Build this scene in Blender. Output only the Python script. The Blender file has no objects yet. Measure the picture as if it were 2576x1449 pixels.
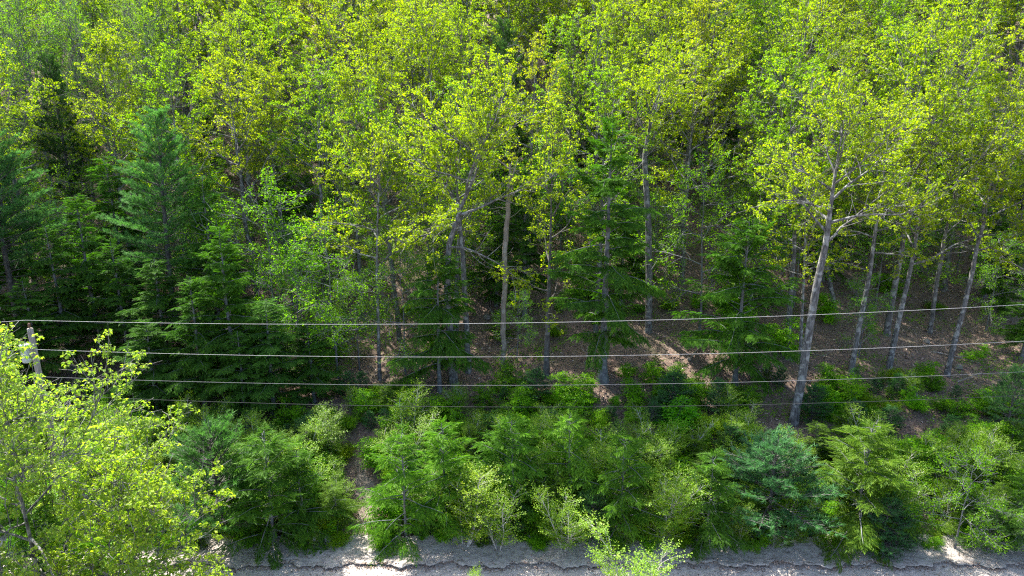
import bpy, math, random
import numpy as np
R = math.radians
PI = math.pi
sc = bpy.context.scene
COL = sc.collection

# ------------------------------------------------------------------ camera, sky, sun, exposure
CAM_H, PITCH, FPX = 20.0, R(15.5), 2076.0 / 3072.0 * 2576.0     # focal length in px of a 2576 px wide picture
cam_d = bpy.data.cameras.new('camera'); cam = bpy.data.objects.new('camera', cam_d); COL.objects.link(cam)
cam.location = (0, 0, CAM_H); cam.rotation_euler = (R(90) - PITCH, 0, 0)
cam_d.sensor_width = 36.0; cam_d.lens = 36.0 * 2076.0 / 3072.0; cam_d.clip_end = 3000.0; cam_d.clip_start = 0.2
sc.camera = cam
SUN_EL, SUN_AZ = R(53), R(-36)          # azimuth measured from +Y (straight ahead) towards +X; sun stands behind the wood, to the left
w = bpy.data.worlds.new('World'); sc.world = w; w.use_nodes = True
nt = w.node_tree
sky = nt.nodes.new('ShaderNodeTexSky'); sky.sky_type = 'NISHITA'; sky.sun_disc = False
sky.sun_elevation = SUN_EL; sky.sun_rotation = SUN_AZ; sky.air_density = 0.8; sky.dust_density = 2.2; sky.ozone_density = 0.5
bg = nt.nodes['Background']; bg.inputs['Strength'].default_value = 0.15
nt.links.new(sky.outputs[0], bg.inputs['Color'])
sd = bpy.data.lights.new('sun', 'SUN'); sd.energy = 5.0; sd.angle = R(0.53); sd.color = (1.0, 0.95, 0.86)
so = bpy.data.objects.new('sun', sd); COL.objects.link(so); so.location = (-40, 60, 80)
so.rotation_euler = (R(90) - SUN_EL, 0, PI - SUN_AZ)   # lamp -Z points away from the sun's place in the sky
sc.view_settings.view_transform = 'Standard'; sc.view_settings.look = 'None'
sc.view_settings.gamma = 1.0; sc.view_settings.use_curve_mapping = False
sc.view_settings.exposure = 1.85
sc.cycles.max_bounces = 7; sc.cycles.diffuse_bounces = 4; sc.cycles.glossy_bounces = 2
sc.cycles.transmission_bounces = 4; sc.cycles.transparent_max_bounces = 4
sc.cycles.use_denoising = False
sc.cycles.sample_clamp_indirect = 6.0
sc.cycles.pixel_filter_type = 'BLACKMAN_HARRIS'; sc.cycles.filter_width = 1.2

# ------------------------------------------------------------------ terrain height and pixel -> place
def sstep(a, b, x):
    t = np.clip((np.asarray(x, float) - a) / (b - a), 0, 1); return t * t * (3 - 2 * t)
def path_x(y): return -7.0 - 0.16 * (np.asarray(y, float) - 28.0) + 0.25 * np.sin(np.asarray(y, float) * 0.9)
def terrain(x, y):
    x = np.asarray(x, float); y = np.asarray(y, float)
    z = 2.75 * (sstep(26.5, 37.5, y) * 0.55 + 0.45 * np.clip((y - 27.4) / 9.6, 0, 1))
    z = z + 0.24 * np.clip(y - 36.0, 0, 110) + 0.20 * np.clip(y - 47.0, 0, 100)
    m = sstep(28.0, 33.0, y)
    z = z + m * (0.16 * np.sin(x * 0.55 + 1.3 * np.sin(y * 0.31)) + 0.12 * np.sin(y * 0.83 + x * 0.37)
                 + 0.05 * np.sin(x * 1.9 + 2.0) * np.sin(y * 2.3) + 0.025 * np.sin(x * 4.1 + y * 1.1) * np.sin(y * 4.7 - x * 2.0))
    z = z + 0.35 * sstep(34, 42, y) * np.sin(x * 0.13 + 0.6)
    z = z - 0.22 * np.exp(-((x - path_x(y)) / 0.85) ** 2) * sstep(27.6, 30, y) * (1 - sstep(34, 38, y))
    return z
def ray(px, py):
    u = (px - 1288.0) / FPX; v = (724.5 - py) / FPX
    c, s = math.cos(PITCH), math.sin(PITCH)
    return np.array([u, c + v * s, -s + v * c])
def ground_at(px, py):                     # where the sight line of a pixel meets the ground
    d = ray(px, py); t0 = 15.0
    for i in range(2400):
        t = t0 + i * 0.05; p = d * t
        if CAM_H + p[2] <= terrain(p[0], p[1]): break
    return np.array([p[0], p[1], float(terrain(p[0], p[1]))])
def at_depth(px, py, Y):                   # point of a sight line that stands Y metres ahead of the camera
    d = ray(px, py); t = Y / d[1]; return np.array([d[0] * t, Y, CAM_H + d[2] * t])
def project(p):
    c, s = math.cos(PITCH), math.sin(PITCH); z = p[2] - CAM_H
    dep = p[1] * c - z * s; up = p[1] * s + z * c
    return 1288 + FPX * p[0] / dep, 724.5 - FPX * up / dep

# ------------------------------------------------------------------ mesh helpers
class MB:
    def __init__(self): self.v = []; self.f = []; self.n = 0
    def add(self, v, f):
        v = np.asarray(v, np.float32).reshape(-1, 3); f = np.asarray(f, np.int32).reshape(-1, 3)
        self.v.append(v); self.f.append(f + self.n); self.n += len(v)
    def mesh(self, name, mat, smooth=False):
        v = np.concatenate(self.v); f = np.concatenate(self.f)
        me = bpy.data.meshes.new(name)
        me.vertices.add(len(v)); me.vertices.foreach_set('co', v.ravel())
        me.loops.add(f.size); me.loops.foreach_set('vertex_index', f.ravel())
        me.polygons.add(len(f)); me.polygons.foreach_set('loop_start', np.arange(0, f.size, 3, dtype=np.int32))
        me.polygons.foreach_set('use_smooth', np.full(len(f), smooth, dtype=bool))
        me.update(calc_edges=True); me.materials.append(mat)
        return me
def tube(mb, pts, rad, k=6, cap=False):
    pts = np.asarray(pts, float); n = len(pts); rad = np.broadcast_to(np.asarray(rad, float), (n,))
    t = np.gradient(pts, axis=0); t /= np.linalg.norm(t, axis=1, keepdims=True) + 1e-9
    mean = t.mean(0); ref = np.array([1.0, 0.13, 0.07]) if abs(mean[0]) < 0.75 * np.linalg.norm(mean) else np.array([0.1, 1.0, 0.05])
    a = np.cross(t, ref); a /= np.linalg.norm(a, axis=1, keepdims=True) + 1e-9
    b = np.cross(t, a)
    ang = np.arange(k) * 2 * PI / k
    ring = pts[:, None] + rad[:, None, None] * (np.cos(ang)[None, :, None] * a[:, None] + np.sin(ang)[None, :, None] * b[:, None])
    i = np.arange(n - 1)[:, None] * k; j = np.arange(k)[None]; j2 = (j + 1) % k
    q = np.stack([i + j, i + j2, i + k + j2, i + k + j], -1).reshape(-1, 4)
    f = np.concatenate([q[:, [0, 1, 2]], q[:, [0, 2, 3]]])
    v = ring.reshape(-1, 3)
    if cap:
        v = np.concatenate([v, pts[:1], pts[-1:]]); jj = np.arange(k)
        f = np.concatenate([f, np.stack([np.full(k, n * k), (jj + 1) % k, jj], -1), np.stack([np.full(k, n * k + 1), (n - 1) * k + jj, (n - 1) * k + (jj + 1) % k], -1)])
    mb.add(v, f)
def nrm(v): v = np.asarray(v, float); return v / (np.linalg.norm(v, axis=-1, keepdims=True) + 1e-9)
def frames_x(d, up, roll=None):            # columns: x = d, z near up
    d = nrm(d); s = nrm(np.cross(up, d)); n = np.cross(d, s)
    if roll is not None:
        c, q = np.cos(roll)[:, None], np.sin(roll)[:, None]; s, n = s * c + n * q, n * c - s * q
    return np.stack([d, s, n], -1)
def stamp(mb, tv, tf, M, pos, scale):      # many copies of a small template
    N, n = len(pos), len(tv)
    v = np.einsum('nij,kj->nki', M, tv) * np.asarray(scale).reshape(-1, 1, 1) + pos[:, None]
    f = tf[None] + (np.arange(N) * n)[:, None, None]
    mb.add(v.reshape(-1, 3), f.reshape(-1, 3))
def leaf(L, W, fold=0.25, at=(0, 0, 0), d=(1, 0, 0), up=(0, 0, 1), roll=0.0, curl=0.0, fine=False):
    if fine:                               # broad leaf with three points
        v = np.array([[0, 0, 0], [.38, .5, fold], [.62, .3, fold * .5], [1, 0, -curl], [.62, -.3, fold * .5], [.38, -.5, fold], [.5, 0, -curl * .3]]) * [L, W, W]
        f = np.array([[0, 6, 1], [1, 6, 2], [2, 6, 3], [3, 6, 4], [4, 6, 5], [5, 6, 0]])
    else:
        v = np.array([[0, 0, 0], [.45, .5, fold], [1, 0, -curl], [.45, -.5, fold]]) * [L, W, W]
        f = np.array([[0, 2, 1], [0, 3, 2]])
    M = frames_x(np.array([d], float), np.array([up], float), np.array([roll]))[0]
    return v @ M.T + np.asarray(at, float), f
def join(parts):
    v, f, n = [], [], 0
    for a, b in parts: v.append(a); f.append(b + n); n += len(a)
    return np.concatenate(v), np.concatenate(f)
rngT = np.random.default_rng(5)
def rosette(m, L, W, fine=False, rad=0.13, tilt=(-0.45, 0.45)):  # a bunch of spring leaves round a bud
    P = []
    for i in range(m):
        a = i * 2.399 + rngT.uniform(-.5, .5); e = rngT.uniform(*tilt)
        r = rad * math.sqrt((i + .5) / m)
        d = (math.cos(a) * math.cos(e), math.sin(a) * math.cos(e), math.sin(e))
        at = (r * math.cos(a), r * math.sin(a), rngT.uniform(-.07, .07))
        s = rngT.uniform(.7, 1.2)
        P.append(leaf(L * s, W * s, rngT.uniform(.05, .4), at, d, (0.15 * rngT.normal(), 0.15 * rngT.normal(), 1), rngT.normal(0, .5), rngT.uniform(0, .5), fine))
    return join(P)
def sprig(m, L, W, length):                # small leaves set along a twig
    P = []
    for i in range(m):
        t = (i + rngT.uniform(.2, .8)) / m; a = (1 if i % 2 else -1) * rngT.uniform(.5, 1.2)
        d = (math.cos(a), math.sin(a), rngT.uniform(-.5, .4)); s = rngT.uniform(.7, 1.15)
        P.append(leaf(L * s, W * s, .15, (t * length, rngT.normal(0, .03), rngT.normal(0, .04)), d, (0.35 * rngT.normal(), .35 * rngT.normal(), 1), rngT.normal(0, .6), .2))
    return join(P)
def frond(nt_=7, length=0.62, bw=0.026):   # flat drooping hemlock spray
    P = []
    for i in range(nt_):
        t = (i + .6) / nt_
        for s in (1, -1):
            a = s * rngT.uniform(.65, 1.0); l = length * (.5 * (1 - t) + .16) * rngT.uniform(.8, 1.15)
            P.append(leaf(l, bw * 2.0, .1, (t * length * .85, 0, -.12 * t * t), (math.cos(a), math.sin(a), -.18 - .25 * t), (0, .1 * rngT.normal(), 1), rngT.normal(0, .25), .8))
    P.append(leaf(length * .35, bw * 2, .1, (length * .8, 0, -.1), (1, 0, -.5)))
    return join(P)
def tuft(m=15, L=0.18, W=0.021):           # bundle of long pine needles
    P = []
    for i in range(m):
        a = i * 2.399; e = rngT.uniform(.25, 1.15)
        d = (math.cos(e), math.sin(e) * math.cos(a), math.sin(e) * math.sin(a)); s = rngT.uniform(.75, 1.15)
        at = (rngT.uniform(-.08, .06), 0, 0)
        n = nrm(np.cross(d, (0.2, 0.5, 1.0))) * W * .5
        P.append((np.array([np.array(at) - n, np.array(at) + n, np.array(at) + np.array(d) * L * s]), np.array([[0, 1, 2]])))
    return join(P)
ROS = [rosette(11, .125, .095, False, .075, (-.7, .25)) for _ in range(6)]
ROS_SPARSE = [rosette(8, .13, .095, False, .08, (-.6, .3)) for _ in range(4)]
ROS_NEAR = [rosette(10, .125, .10, True, .085, (-.7, .25)) for _ in range(6)]
BROAD = [rosette(9, .105, .068, False, .16, (-.35, .15)) for _ in range(5)]
SPRIG = [sprig(9, .062, .045, .42) for _ in range(6)]
SPRIG_FINE = [sprig(11, .075, .05, .5) for _ in range(6)]
FROND = [frond() for _ in range(5)]
FROND_S = [frond(8, .40, .0135) for _ in range(5)]
TUFT = [tuft() for _ in range(5)]
TUFT_S = [tuft(14, .14, .017) for _ in range(5)]

# ------------------------------------------------------------------ materials
def new_mat(name):
    m = bpy.data.materials.new(name); m.use_nodes = True; nt = m.node_tree; nt.nodes.clear()
    out = nt.nodes.new('ShaderNodeOutputMaterial'); return m, nt, out
def N(nt, t, **kw):
    n = nt.nodes.new(t)
    for k, v in kw.items(): setattr(n, k, v)
    return n
def mixc(nt, a, b, fac, mode='MIX'):
    n = N(nt, 'ShaderNodeMix', data_type='RGBA', blend_type=mode)
    for sock, val in ((n.inputs[0], fac), (n.inputs[6], a), (n.inputs[7], b)):
        if hasattr(val, 'is_linked') or hasattr(val, 'links'): nt.links.new(val, sock)
        else: sock.default_value = val
    return n.outputs[2]
def ramp(nt, src, stops):
    n = N(nt, 'ShaderNodeValToRGB'); cr = n.color_ramp
    while len(cr.elements) < len(stops): cr.elements.new(.5)
    for e, (p, c) in zip(cr.elements, stops): e.position = p; e.color = (*c, 1) if len(c) == 3 else c
    nt.links.new(src, n.inputs[0]); return n.outputs[0]
def leaf_material(name, lo, hi, trans_gain, trans_mix=0.5, gloss=0.05, rough=0.4):
    m, nt, out = new_mat(name); L = nt.links.new
    geo = N(nt, 'ShaderNodeNewGeometry'); oi = N(nt, 'ShaderNodeObjectInfo')
    c = ramp(nt, geo.outputs['Random Per Island'], [(0, lo), (.55, [(a + b) / 2 for a, b in zip(lo, hi)]), (1, hi)])
    c = mixc(nt, c, oi.outputs['Color'], 1.0, 'MULTIPLY')
    t = mixc(nt, c, (*trans_gain, 1), 1.0, 'MULTIPLY')
    df = N(nt, 'ShaderNodeBsdfDiffuse'); tr = N(nt, 'ShaderNodeBsdfTranslucent'); gl = N(nt, 'ShaderNodeBsdfGlossy')
    gl.inputs['Roughness'].default_value = rough; gl.inputs['Color'].default_value = (.9, .95, .85, 1)
    L(c, df.inputs['Color']); L(t, tr.inputs['Color'])
    m1 = N(nt, 'ShaderNodeMixShader'); m1.inputs[0].default_value = trans_mix
    L(df.outputs[0], m1.inputs[1]); L(tr.outputs[0], m1.inputs[2])
    m2 = N(nt, 'ShaderNodeMixShader'); m2.inputs[0].default_value = gloss
    L(m1.outputs[0], m2.inputs[1]); L(gl.outputs[0], m2.inputs[2]); L(m2.outputs[0], out.inputs[0])
    return m
M_MAPLE = leaf_material('maple leaves', (.13, .22, .004), (.315, .375, .008), (1.58, 1.72, .4), .55, gloss=.015, rough=.5)
M_BROAD = leaf_material('beech leaves', (.085, .23, .004), (.20, .36, .007), (1.4, 1.65, .4), gloss=.012, rough=.5)
M_BIRCH = leaf_material('birch leaves', (.10, .23, .008), (.24, .36, .018), (1.4, 1.5, .5), gloss=.025, rough=.5)
M_HEM = leaf_material('hemlock needles', (.030, .095, .008), (.085, .19, .009), (1.3, 1.6, .5), .40, .012, .6)
M_PINE = leaf_material('pine needles', (.045, .14, .03), (.10, .23, .045), (1.2, 1.4, .8), .35, .012, .6)
def bark_material(name, dark, light, lichen, amount, scale=(14, 14, 3)):
    m, nt, out = new_mat(name); L = nt.links.new
    tc = N(nt, 'ShaderNodeTexCoord'); mp = N(nt, 'ShaderNodeMapping'); mp.inputs['Scale'].default_value = scale
    L(tc.outputs['Object'], mp.inputs['Vector'])
    n1 = N(nt, 'ShaderNodeTexNoise'); n1.inputs['Scale'].default_value = 1.0; n1.inputs['Detail'].default_value = 6; L(mp.outputs[0], n1.inputs['Vector'])
    n2 = N(nt, 'ShaderNodeTexNoise'); n2.inputs['Scale'].default_value = 3.2; n2.inputs['Detail'].default_value = 3; L(tc.outputs['Object'], n2.inputs['Vector'])
    c = ramp(nt, n1.outputs[0], [(.36, dark), (.62, light)])
    f = ramp(nt, n2.outputs[0], [(.56 - amount * .2, (0, 0, 0)), (.62 - amount * .1, (1, 1, 1))])
    f2 = N(nt, 'ShaderNodeMath', operation='MULTIPLY'); L(f, f2.inputs[0]); f2.inputs[1].default_value = min(.95, .35 + amount)
    c = mixc(nt, c, (*lichen, 1), f2.outputs[0])
    b = N(nt, 'ShaderNodeBsdfPrincipled'); L(c, b.inputs['Base Color']); b.inputs['Roughness'].default_value = .9
    bp = N(nt, 'ShaderNodeBump'); bp.inputs['Strength'].default_value = .7; bp.inputs['Distance'].default_value = .03
    L(n1.outputs[0], bp.inputs['Height']); L(bp.outputs[0], b.inputs['Normal']); L(b.outputs[0], out.inputs[0])
    return m
B_MAPLE = bark_material('grey lichened bark', (.05, .046, .044), (.15, .145, .14), (.36, .36, .345), .2)
B_DARK = bark_material('dark furrowed bark', (.045, .04, .037), (.11, .10, .093), (.2, .2, .19), .1)
B_GREY = bark_material('smooth grey bark', (.09, .09, .092), (.15, .155, .16), (.22, .24, .235), .15, (6, 6, 3))
B_BIRCH = bark_material('pale birch bark', (.2, .17, .15), (.5, .48, .45), (.6, .58, .55), .3, (4, 4, 20))
B_DEAD = bark_material('bare dead wood', (.13, .105, .085), (.27, .23, .19), (.34, .32, .29), .2, (25, 25, 1.2))
B_POLE = bark_material('weathered pole wood', (.16, .13, .11), (.33, .29, .26), (.4, .38, .35), .1, (40, 40, 1.0))

def plain(name, col, rough=.5, metal=0.0):
    m, nt, out = new_mat(name); b = N(nt, 'ShaderNodeBsdfPrincipled'); tc = N(nt, 'ShaderNodeTexCoord')
    n = N(nt, 'ShaderNodeTexNoise'); n.inputs['Scale'].default_value = 9; nt.links.new(tc.outputs['Object'], n.inputs['Vector'])
    c = ramp(nt, n.outputs[0], [(.3, [x * .8 for x in col]), (.7, [min(1, x * 1.12) for x in col])])
    nt.links.new(c, b.inputs['Base Color']); b.inputs['Roughness'].default_value = rough; b.inputs['Metallic'].default_value = metal
    nt.links.new(b.outputs[0], out.inputs[0]); return m
M_WIRE = plain('bare aluminium wire', (.42, .42, .42), .7, .1)
M_WIRE_G = plain('weathered grey cable', (.17, .175, .18), .8)
M_WIRE_D = plain('black cable sheath', (.035, .038, .04), .85)
M_TRANS = plain('pale grey painted steel', (.42, .47, .5), .4)
M_PORC = plain('brown glazed porcelain', (.12, .06, .04), .15)
M_STEEL = plain('galvanised steel', (.4, .4, .4), .45, .7)

def litter_ground_material():
    m, nt, out = new_mat('forest floor'); L = nt.links.new
    geo = N(nt, 'ShaderNodeNewGeometry')
    n1 = N(nt, 'ShaderNodeTexNoise'); n1.inputs['Scale'].default_value = 9.0; n1.inputs['Detail'].default_value = 8; n1.inputs['Roughness'].default_value = .7
    n2 = N(nt, 'ShaderNodeTexNoise'); n2.inputs['Scale'].default_value = .55; n2.inputs['Detail'].default_value = 4
    v = N(nt, 'ShaderNodeTexVoronoi'); v.inputs['Scale'].default_value = 13.0
    for n in (n1, n2, v): L(geo.outputs['Position'], n.inputs['Vector'])
    c = ramp(nt, n1.outputs[0], [(.3, (.07, .046, .036)), (.5, (.16, .11, .083)), (.7, (.28, .205, .16))])
    c2 = mixc(nt, c, v.outputs['Color'], .12, 'OVERLAY')
    f = ramp(nt, n2.outputs[0], [(.52, (0, 0, 0)), (.72, (.45, .45, .45))])
    c3 = mixc(nt, c2, (.055, .075, .02, 1), f)
    b = N(nt, 'ShaderNodeBsdfPrincipled'); b.inputs['Roughness'].default_value = .95; L(c3, b.inputs['Base Color'])
    bp = N(nt, 'ShaderNodeBump'); bp.inputs['Distance'].default_value = .08; L(n1.outputs[0], bp.inputs['Height']); L(bp.outputs[0], b.inputs['Normal'])
    L(b.outputs[0], out.inputs[0]); return m
def sand_material(name, lo, mid, hi, debris):
    m, nt, out = new_mat(name); L = nt.links.new
    geo = N(nt, 'ShaderNodeNewGeometry')
    mp = N(nt, 'ShaderNodeMapping'); mp.inputs['Scale'].default_value = (1, 2.2, 1); L(geo.outputs['Position'], mp.inputs['Vector'])
    n1 = N(nt, 'ShaderNodeTexNoise'); n1.inputs['Scale'].default_value = 3.0; n1.inputs['Detail'].default_value = 9; n1.inputs['Roughness'].default_value = .65
    n2 = N(nt, 'ShaderNodeTexNoise'); n2.inputs['Scale'].default_value = 17.0; n2.inputs['Detail'].default_value = 5
    L(mp.outputs[0], n1.inputs['Vector']); L(geo.outputs['Position'], n2.inputs['Vector'])
    c = ramp(nt, n1.outputs[0], [(.3, lo), (.52, mid), (.75, hi)])
    f = ramp(nt, n2.outputs[0], [(.60, (0, 0, 0)), (.68, (debris,) * 3)])
    c = mixc(nt, c, (.07, .06, .05, 1), f)
    b = N(nt, 'ShaderNodeBsdfPrincipled'); b.inputs['Roughness'].default_value = .95; L(c, b.inputs['Base Color'])
    bp = N(nt, 'ShaderNodeBump'); bp.inputs['Distance'].default_value = .05; L(n2.outputs[0], bp.inputs['Height']); L(bp.outputs[0], b.inputs['Normal'])
    L(b.outputs[0], out.inputs[0]); return m
M_FLOOR = litter_ground_material()
M_ROAD = sand_material('grey sandy road', (.27, .24, .215), (.42, .375, .34), (.53, .48, .44), .75)
M_VERGE = sand_material('sandy verge', (.19, .165, .14), (.36, .315, .28), (.48, .43, .39), .85)
M_PATH = sand_material('trodden path', (.11, .082, .064), (.20, .16, .13), (.31, .26, .22), .8)
def dead_leaf_material():
    m, nt, out = new_mat('fallen leaves'); L = nt.links.new
    geo = N(nt, 'ShaderNodeNewGeometry')
    c = ramp(nt, geo.outputs['Random Per Island'], [(0, (.08, .05, .037)), (.45, (.21, .138, .10)), (.8, (.36, .26, .205)), (1, (.52, .42, .36))])
    b = N(nt, 'ShaderNodeBsdfPrincipled'); b.inputs['Roughness'].default_value = .7; L(c, b.inputs['Base Color']); L(b.outputs[0], out.inputs[0]); return m
M_DEADLEAF = dead_leaf_material()
M_STONE = plain('grey stone', (.17, .155, .14), .9)

# ------------------------------------------------------------------ scene objects
def obj(name, me, parent=None):
    o = bpy.data.objects.new(name, me); COL.objects.link(o); o.parent = parent; return o
def tag(o, label=None, cat=None, group=None, kind=None):
    for k, v in (('label', label), ('category', cat), ('group', group), ('kind', kind)):
        if v: o[k] = v
    return o
def empty(name, loc, rz=0.0, s=1.0):
    e = bpy.data.objects.new(name, None); COL.objects.link(e); e.empty_display_size = .3
    e.location = loc; e.rotation_euler = (0, 0, rz); e.scale = (s,) * 3 if np.isscalar(s) else s; return e

# ------------------------------------------------------------------ the setting
def grid(xs, ys, zf):
    X, Y = np.meshgrid(xs, ys); Z = zf(X, Y); nx, ny = len(xs), len(ys)
    v = np.stack([X, Y, Z], -1).reshape(-1, 3)
    i, j = np.meshgrid(np.arange(nx - 1), np.arange(ny - 1)); a = (j * nx + i).ravel()
    return v, np.concatenate([np.stack([a, a + 1, a + nx + 1], -1), np.stack([a, a + nx + 1, a + nx], -1)])
rng = np.random.default_rng(11)
mb = MB()
xs = np.concatenate([[-900, -500, -250, -140, -90], np.arange(-62, 62.1, .45), [90, 140, 250, 500, 900]])
ys = np.concatenate([[-400, -150, -60, -20, 0, 10, 16, 20, 23], np.arange(24, 92, .4), [100, 115, 140, 180, 260, 400, 700]])
mb.add(*grid(xs, ys, lambda x, y: terrain(x, y) - .012 - .10 * (1 - sstep(26.9, 27.5, y))))
tag(obj('ground', mb.mesh('ground', M_FLOOR, True)), 'leaf strewn forest floor rising behind the road', 'ground', kind='structure')
def edge_noise(x, s=1.0): return s * (.10 * np.sin(x * 1.7) + .07 * np.sin(x * 4.3 + 1) + .04 * np.sin(x * 9.7 + 2) + .03 * np.sin(x * 21.0 + .5))
def bumps(x, y): return .012 * np.sin(x * 3.1 + y * 5) * np.sin(y * 7.7 - x) + .008 * np.sin(x * 11 + y * 3) + .006 * np.sin(y * 19 + x * 6)
mb = MB()
v, f = grid(np.concatenate([[-120, -60], np.arange(-30, 30.1, .2), [60, 120]]), np.linspace(21.8, 26.55, 32), lambda x, y: -.045 + bumps(x, y) + .025 * np.sin((y - 22) * 2.6))
mb.add(v, f)
tag(obj('road', mb.mesh('road', M_ROAD, True)), 'grey sandy dirt road in front of the wood', 'road', kind='structure')
# verge: a sandy shelf that breaks off in a small ragged step towards the road
mb = MB(); xs = np.concatenate([[-120, -60], np.arange(-30, 30.1, .12), [60, 120]])
prof = [(0.14, -.12), (.10, .0), (-.04, .085), (.03, .115), (.2, .085), (.5, .08), (.9, .11), (1.3, .16), (1.75, .30)]
rows = []
for k, (dy, z) in enumerate(prof):
    yy = 26.22 + dy + edge_noise(xs, 1.0 if k < 5 else .6) * (1.3 if k in (1, 2, 3) else 1)
    deep = .55 + .45 * np.sin(xs * .8 + 2 * np.sin(xs * .31))                 # the step dies out here and there
    zz = z * (np.clip(deep, .15, 1) if k in (2, 3) else 1) + bumps(xs * 1.3, yy * 1.1) * (k > 1)
    rows.append(np.stack([xs, yy, zz], -1))
V = np.stack(rows); nx = len(xs); ny = len(prof)
i, j = np.meshgrid(np.arange(nx - 1), np.arange(ny - 1)); a = (j * nx + i).ravel()
mb.add(V.reshape(-1, 3), np.concatenate([np.stack([a, a + 1, a + nx + 1], -1), np.stack([a, a + nx + 1, a + nx], -1)]))
tag(obj('verge', mb.mesh('verge', M_VERGE, True)), 'sandy road verge with a crumbling edge below the shrubs', 'verge', kind='structure')
mb = MB(); ss = np.linspace(0, 1, 40); yy = 27.2 + ss * 5.6
rows = []
for k, o_ in enumerate(np.linspace(-1, 1, 9)):
    wd = .85 - .45 * ss + .12 * np.sin(yy * 3.1) + .1 * np.sin(yy * 7 + k)
    x = path_x(yy) + o_ * wd
    rows.append(np.stack([x, yy, terrain(x, yy) + .02 - .06 * abs(o_) ** 3 + .05 * (1 - sstep(27.2, 28.2, yy))], -1))
V = np.stack(rows, 1); nx = 9; i, j = np.meshgrid(np.arange(8), np.arange(39)); a = (j * nx + i).ravel()
mb.add(V.reshape(-1, 3), np.concatenate([np.stack([a, a + 1, a + nx + 1], -1), np.stack([a, a + nx + 1, a + nx], -1)]))
tag(obj('path', mb.mesh('path', M_PATH, True)), 'narrow trodden path leading from the road into the wood', 'path', kind='structure')

# fallen leaves
mb = MB(); lv, lf = leaf(.13, .085, .3, curl=.3)
n = 60000; y = 27.5 + 42 * rng.random(n) ** 1.25; x = (rng.random(n) - .5) * 2 * (y * .78 + 3)
keep = (np.abs(x - path_x(y)) > .55) | (y > 36) | (rng.random(n) < .25); x, y = x[keep], y[keep]; n = len(x)
d = np.stack([rng.normal(size=n), rng.normal(size=n), rng.normal(0, .25, n)], -1); up = np.stack([rng.normal(0, .35, n), rng.normal(0, .35, n), np.ones(n)], -1)
stamp(mb, lv, lf, frames_x(d, up), np.stack([x, y, terrain(x, y) + rng.uniform(.005, .05, n)], -1), rng.uniform(.7, 1.4, n))
n = 6500; x = rng.uniform(-26, 26, n); y = np.where(rng.random(n) < .55, 26.12 + edge_noise(x) + rng.normal(0, .09, n), rng.uniform(25, 28, n))
d = np.stack([rng.normal(size=n), rng.normal(size=n), rng.normal(0, .2, n)], -1); up = np.stack([rng.normal(0, .3, n), rng.normal(0, .3, n), np.ones(n)], -1)
zz = np.where(y < 26.2, -.03, .09 + np.clip(y - 27, 0, 1) * .15)
stamp(mb, lv, lf, frames_x(d, up), np.stack([x, y, zz + rng.uniform(0, .03, n)], -1), rng.uniform(.3, .8, n))
tag(obj('leaf_litter', mb.mesh('leaf_litter', M_DEADLEAF)), 'brown fallen leaves carpeting the forest floor', 'fallen leaves', kind='stuff')
# pebbles along the broken verge
mb = MB(); ico = np.array([[0, 0, 1], [.9, 0, .2], [.28, .85, .1], [-.72, .52, .25], [-.72, -.52, .15], [.28, -.85, .2], [0, 0, -.6]], float)
icf = np.array([[0, 1, 2], [0, 2, 3], [0, 3, 4], [0, 4, 5], [0, 5, 1], [6, 2, 1], [6, 3, 2], [6, 4, 3], [6, 5, 4], [6, 1, 5]])
n = 1500; x = rng.uniform(-26, 26, n); y = rng.uniform(24.8, 27.6, n)
d = np.stack([rng.normal(size=n), rng.normal(size=n), np.zeros(n)], -1); up = np.tile([0, 0, 1.], (n, 1))
zz = np.where(y < 26.2 + edge_noise(x), -.035, .085 + np.clip(y - 27, 0, 1) * .15)
stamp(mb, ico, icf, frames_x(d, up), np.stack([x, y, zz], -1), .012 + .035 * rng.random(n) ** 3)
tag(obj('gravel', mb.mesh('gravel', M_STONE)), 'small loose stones scattered over the sandy road', 'gravel', kind='stuff')

# ------------------------------------------------------------------ tree builders: each returns (wood mesh, crown mesh, height)
def bend(rng, p, d, L, n, wander, lift):
    pts = [np.array(p, float)]; d = nrm(d)
    for i in range(n):
        d = nrm(d + rng.normal(0, wander, 3) + np.array([0, 0, lift])); pts.append(pts[-1] + d * L / n)
    return np.array(pts), d
def turn(rng, d, ang, az):
    d = nrm(d); a = nrm(np.cross(d, [0.12, 0.05, 1.0])); b = np.cross(d, a)
    return d * math.cos(ang) + (a * math.cos(az) + b * math.sin(az)) * math.sin(ang)
def interp(pts, t):
    x = t * (len(pts) - 1); i = min(int(x), len(pts) - 2); return pts[i] + (pts[i + 1] - pts[i]) * (x - i)
def finish(mb_w, leaves, temps, rng, mat_w, mat_l, name, scale=(.8, 1.25), mode='cup', size=1.0):
    P = np.array([l[0] for l in leaves]); D = nrm(np.array([l[1] for l in leaves])); n = len(P)
    k = rng.integers(0, len(temps), n); mb_l = MB()
    if mode == 'cup':                       # bunch opens upwards and outwards from the twig
        ax = nrm(D * .45 + np.array([0, 0, .75]) + rng.normal(0, .3, (n, 3))); h = nrm(rng.normal(size=(n, 3)))
        x = nrm(np.cross(h, ax)); M = np.stack([x, np.cross(ax, x), ax], -1)
    else:                                   # spray runs on along the twig
        M = frames_x(D, np.tile([0, 0, 1.], (n, 1)) + rng.normal(0, .22, (n, 3)))
    s = rng.uniform(*scale, n) * size
    for q in range(len(temps)):
        m = k == q
        if m.any(): stamp(mb_l, temps[q][0], temps[q][1], M[m], P[m], s[m])
    return mb_w.mesh(name + ' wood', mat_w, True), mb_l.mesh(name + ' crown', mat_l)
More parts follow.
